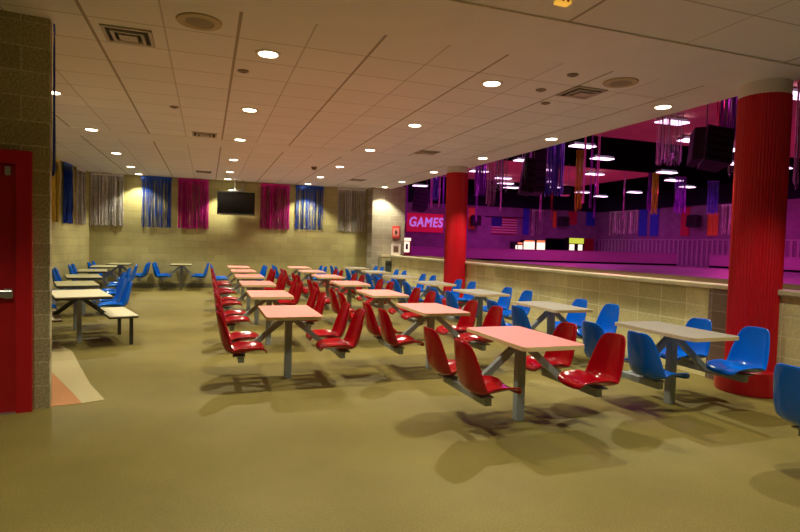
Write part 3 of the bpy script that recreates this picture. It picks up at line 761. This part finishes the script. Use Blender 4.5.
lit('drink_machine', 'machine with yellow green lit top and white lit windows', 'machine', 29.83, 31.4, RZ, 2.47, [('lit_header', .02, .98, .74, .98, M_lityellow), ('lit_window', .04, .36, .44, .70, M_litwhite), ('lit_window', .62, .90, .44, .70, M_litwhite)], depth=.6)
rb = thing('red_cabinet', 'dark red cabinet beside the green topped machine at the rink corner', 'cabinet', (31.97, RY-.02, RZ))
obj('body', B(-.48, .48, -.6, 0, 0, 1.92), plain('dark_red_cabinet', (.30, .004, .012), .6), rb)
obj('door_panel', B(-.42, .42, -.63, -.6, .1, 1.82), plain('dark_red_panel', (.26, .003, .010), .5), rb)
lb = thing('lit_poster_box', 'bright white lit poster box with red side beside the pilaster', 'sign', (10.3, 26.0, RZ))
c = pix(406.5, 243, 24.0)
lb.location = (c.x-.05, c.y, RZ-.0)
obj('cabinet', B(-.20, .22, -.10, .15, 0, 1.30), plain('poster_box_red', (.55, .05, .10), .5), lb)
obj('lit_face', B(-.17, .15, -.12, -.10, .66, 1.12), M_litwhite, lb)
obj('header', B(-.17, .20, -.14, -.10, 1.16, 1.28), M_litwhite, lb)
obj('poster_print', B(-.03, .08, -.125, -.12, .78, 1.02), plain('poster_grey', (.25, .18, .2), .5), lb)

# wall banners & wall speakers
def banner(label, mat, y0, y1, z0, z1, end=False):
    t = thing('wall_banner', label, 'banner', ((y0+y1)/2, RY-.02, z0) if end else (RX-.02, (y0+y1)/2, z0), 0 if end else PI/2, 'cloth banners on the rink walls')
    w = (y1-y0)/2; n = 6; bm = bmesh.new()
    for i in range(n):
        a, b_ = -w+2*w*i/n, -w+2*w*(i+1)/n
        box(bm, a, b_, -.02-.02*(i % 2) if end else .01, -.005 if end else .03+.02*(i % 2), 0, z1-z0)
    obj('cloth', bm, mat, t); rd = bmesh.new(); bar(rd, (-w-.08, -.03 if end else .03, z1-z0), (w+.08, -.03 if end else .03, z1-z0), .04, .04)
    obj('rod', rd, M_rinkdark, t)
banner('blue banner on the rink side wall, left one of a pair', M_bannerblue, 34.95, 35.8, 2.67, 4.83)
banner('blue banner on the rink side wall, right one of a pair', M_bannerblue, 33.75, 34.6, 2.67, 4.83)
banner('dark red banner left of the square speaker on the rink side wall', M_bannerred, 30.85, 31.6, 2.67, 4.78)
banner('orange banner right of the square speaker on the rink side wall', M_bannerorange, 28.45, 29.3, 2.67, 4.3)
banner('blue banner on the rink end wall right of the flag', M_bannerblue, 25.5, 26.1, 2.6, 4.85, True)
banner('dark red banner on the rink end wall right of the small speaker', M_bannerred, 30.1, 31.0, 3.62, 4.8, True)
banner('orange banner behind the small speaker left of the flag', M_bannerorange, 20.3, 20.9, 2.9, 4.7, True)
banner('orange banner on the rink end wall between silver tinsel and black speaker', M_bannerorange, 28.5, 28.85, 3.3, 4.75, True)
banner('blue banner on the rink end wall near the corner with the side wall', M_bannerblue, 32.0, 32.95, 3.6, 4.85, True)
def wspeaker(label, loc, w, h, d, rz=0, tilt=0):
    t = thing('loudspeaker', label, 'speaker', loc, rz, 'black loudspeakers in the rink')
    t.rotation_euler = (tilt, 0, rz)
    obj('cabinet', B(-w/2, w/2, -d/2, d/2, -h/2, h/2, bevel=min(w, h)*.03), M_speaker, t)
    obj('grille', B(-w*.44, w*.44, -d/2-.02, -d/2, -h*.46, h*.46), plain('speaker_cloth', (.008, .008, .010), .9), t)
    obj('bracket', B(-.06, .06, d/2, d/2+.10, -.10, .10), M_rinkdark, t)
    return t
wspeaker('black square speaker on the rink side wall between red and orange banners', (RX-.42, 30.15, 3.7), .85, .85, .5, -PI/2, math.radians(-6))
wspeaker('small black speaker on the end wall left of the flag', (20.8, RY-.5, 3.6), .72, .85, .5, 0)
wspeaker('black speaker on the end wall left of the dark red banner', (29.3, RY-.5, 3.85), .85, .85, .5, 0)

# hanging speakers with cables
def hang(name, label, px, py, depth, w, h, d, rz, tilt, roll=0, horn=True):
    c = pix(px, py, depth)
    t = thing(name, label, 'speaker', c, 0, 'loudspeakers hung over the rink')
    t.rotation_euler = (tilt, roll, rz)
    bm = bmesh.new()
    pts = [(-w*.5, -d/2), (w*.5, -d/2), (w*.36, d/2), (-w*.36, d/2)]
    slab(bm, pts, -h/2, h/2); obj('cabinet', bm, M_speaker, t)
    obj('grille', B(-w*.45, w*.45, -d/2-.02, -d/2, -h*.47, h*.47), plain('hung_grille', (.020, .014, .028), .85), t)
    for k in range(5): obj('grille_bar', B(-w*.45, w*.45, -d/2-.028, -d/2-.018, -h*.4+k*h*.2-.008, -h*.4+k*h*.2+.008), M_rinkdark, t)
    cbm = bmesh.new()
    mi = t.matrix_basis.inverted()
    for sx in (-1, 1):
        p = Vector((sx*w*.35, 0, h/2)); top = t.matrix_basis @ p; top = Vector((top.x, top.y, ceil_at(top.x, top.y)))
        bar(cbm, p, mi @ top, .018, .018, (1, 0, 0))
    tag(obj('hanging_cable', cbm, M_cable, t), 'pale hanging cables')
    return t
big = hang('hanging_loudspeaker', 'big black pair of loudspeakers hung at a tilt left of the near red pillar', 714, 149, 11.0, .52, .76, .46, -.45, math.radians(-16), math.radians(10))
c2 = bmesh.new(); slab(c2, [(-.46, -.14), (-.28, -.23), (-.26, .18), (-.42, .18)], -.38, .32)
obj('side_cabinet', c2, M_speaker, big)
hang('hanging_loudspeaker', 'black hung loudspeaker above the red GAMES sign', 420, 200, 27, .78, 1.0, .6, -.2, math.radians(-12), math.radians(10))
hang('hanging_loudspeaker', 'dark hung loudspeaker right of the silver tinsel with thin cables', 527, 177, 15, .36, .95, .4, -.3, math.radians(-10), math.radians(10))
hang('hanging_loudspeaker', 'tall dark hung loudspeaker left of the bright blue tinsel', 536, 172, 16, .42, 1.3, .5, -.3, math.radians(-8), math.radians(3))
hang('hanging_loudspeaker', 'small dark hung box below the bright blue tinsel', 565, 191, 30, .55, .5, .4, -.3, math.radians(-8), 0)

# rink tinsel: bundles hung from the rink ceiling
def rink_tinsel(label, px, ptop, pbot, wpx, depth, mat, n, sw=.03, toceil=True):
    a = pix(px, pbot, depth)
    ztop = ceil_at(a.x, a.y)
    w = wpx*depth/F
    return tinsel('tinsel_bundle', label, a.x, a.y, ztop, a.z, w, -YAW, mat, n, sw=sw, header=.05, ragged=.25, group='tinsel hung over the rink', cat='tinsel')
def dz(px, py): # depth at which a line of sight meets the rink soffit
    return (on_z(px, py, RC-.04)-Vector((0, 0, H))).dot(fw)
rink_tinsel('dense bright blue tinsel bundle at the ceiling edge in mid opening', 553, 150, 197, 19, 17, T_skyblue, 70, .035)
rink_tinsel('purple tinsel just right of the far red pillar', 480, 170, 197, 11, 24, T_purple, 40, .04)
rink_tinsel('silver tinsel hanging longest right of the far red pillar', 490, 168, 208, 9, 20, T_silver, 20, .025)
rink_tinsel('greenish silver tinsel left of the dark hung speakers', 501, 165, 193, 12, 19, T_green, 26, .025)
rink_tinsel('blue tinsel above the GAMES sign right of the hung speaker', 434, 180, 201, 8, 30, T_skyblue, 30, .05)
rink_tinsel('gold and orange tinsel bundle below the fluorescent fixtures in mid opening', 578, 172, 212, 8, 26, T_gold, 22, .04)
rink_tinsel('silver tinsel bundle hung beneath the brightest rink fixture', 668, 125, 167, 26, 18.5, T_silver, 34, .022)
rink_tinsel('green tinsel mixed into the silver bundle beneath the brightest fixture', 670, 147, 166, 24, 18.7, T_green, 26, .022)
rink_tinsel('gold and pink tinsel bundle left of the purple one', 654, 173, 215, 6, dz(654, 173), T_gold, 18, .05)
rink_tinsel('purple tinsel strands beside the gold bundle', 649, 172, 213, 4, dz(654, 173)+.4, T_purple, 14, .05)
rink_tinsel('violet tinsel bundle over the dark red banner', 679, 177, 215, 11, dz(679, 177), T_purple, 24, .05)
rink_tinsel('blue tinsel bundle over the orange banner', 712, 181, 215, 11, dz(712, 181), T_skyblue, 34, .06)
rink_tinsel('purple tinsel at upper right beside the near red pillar', 728, 106, 150, 18, 13, T_purple, 34, .03)
rink_tinsel('red tinsel strands mixed beside the near red pillar', 721, 106, 148, 10, 13.4, T_red, 16, .03)
rink_tinsel('silver tinsel strands at upper right against the near red pillar', 731, 106, 178, 8, 14, T_silver, 8, .03)
rink_tinsel('silver tinsel glimpsed right of the near red pillar', 795, 100, 190, 6, 15, T_silver, 12, .03)
rink_tinsel('teal strands hanging over the dark hung speaker', 524, 160, 186, 6, 14.2, T_green, 7, .02)
for px, pt, pb, dd, lab, mt in ((406, 188, 225, 22, 'long pale violet strip beside the pilaster', T_purple), (431, 190, 209, 29, 'thin pink streamer left over the GAMES sign', T_pink), (439, 185, 208, 29, 'thin pink streamer beside the far red pillar', T_pink),  # pale strip by the pilaster is drawn as hung strands
                       (443, 185, 209, 28, 'thin violet streamer against the far red pillar', T_purple), (500, 192, 213, 30, 'thin pink streamer above the flag', T_pink), (540, 197, 222, 27, 'pink streamer below the tall hung speaker', T_pink),
                       (583, 145, 205, 20, 'pink streamer, left one of the tall streamers in mid opening', T_pink), (590, 145, 210, 20, 'violet streamer, middle one of the tall streamers in mid opening', T_purple), (597, 140, 200, 20, 'pink streamer, right one of the tall streamers in mid opening', T_pink),
                       (623, 185, 222, 33, 'pale pink streamer over the silver wall tinsel', T_pink), (551, 200, 222, 30, 'thin orange streamer beside the end wall speaker', T_red), (476, 210, 224, 34, 'thin violet streamer over the small end wall speaker', T_purple),
                       (594, 205, 220, 30, 'violet streamer ending above the corner banner', T_purple)):
    rink_tinsel(lab, px, pt, pb, 1.6, dd, mt, 5, .03)
def wall_tinsel(label, y0, y1, z0, z1, end=False):
    n = int(abs(y1-y0)*16)
    tinsel('wall_tinsel', label, (y0+y1)/2 if end else RX-.12, RY-.2 if end else (y0+y1)/2, z1, z0, y1-y0, 0 if end else PI/2, T_silver, n, sw=.05, group='silver tinsel on the rink walls', header=.05, ragged=.3)
wall_tinsel('silver tinsel spread on the rink side wall left of the blue banners', 35.9, 39.2, 2.68, 4.78)
wall_tinsel('silver tinsel on the rink side wall against the near red pillar', 27.3, 28.2, 2.64, 4.75)
wall_tinsel('silver tinsel on the rink end wall right of the blue banner', 26.3, 27.4, 2.5, 4.75, True)

# ------------------------------------------------------------------ world
w = bpy.data.worlds.new('world'); sc.world = w; w.use_nodes = True
w.node_tree.nodes['Background'].inputs[0].default_value = (.9, .8, .6, 1)
w.node_tree.nodes['Background'].inputs[1].default_value = .015
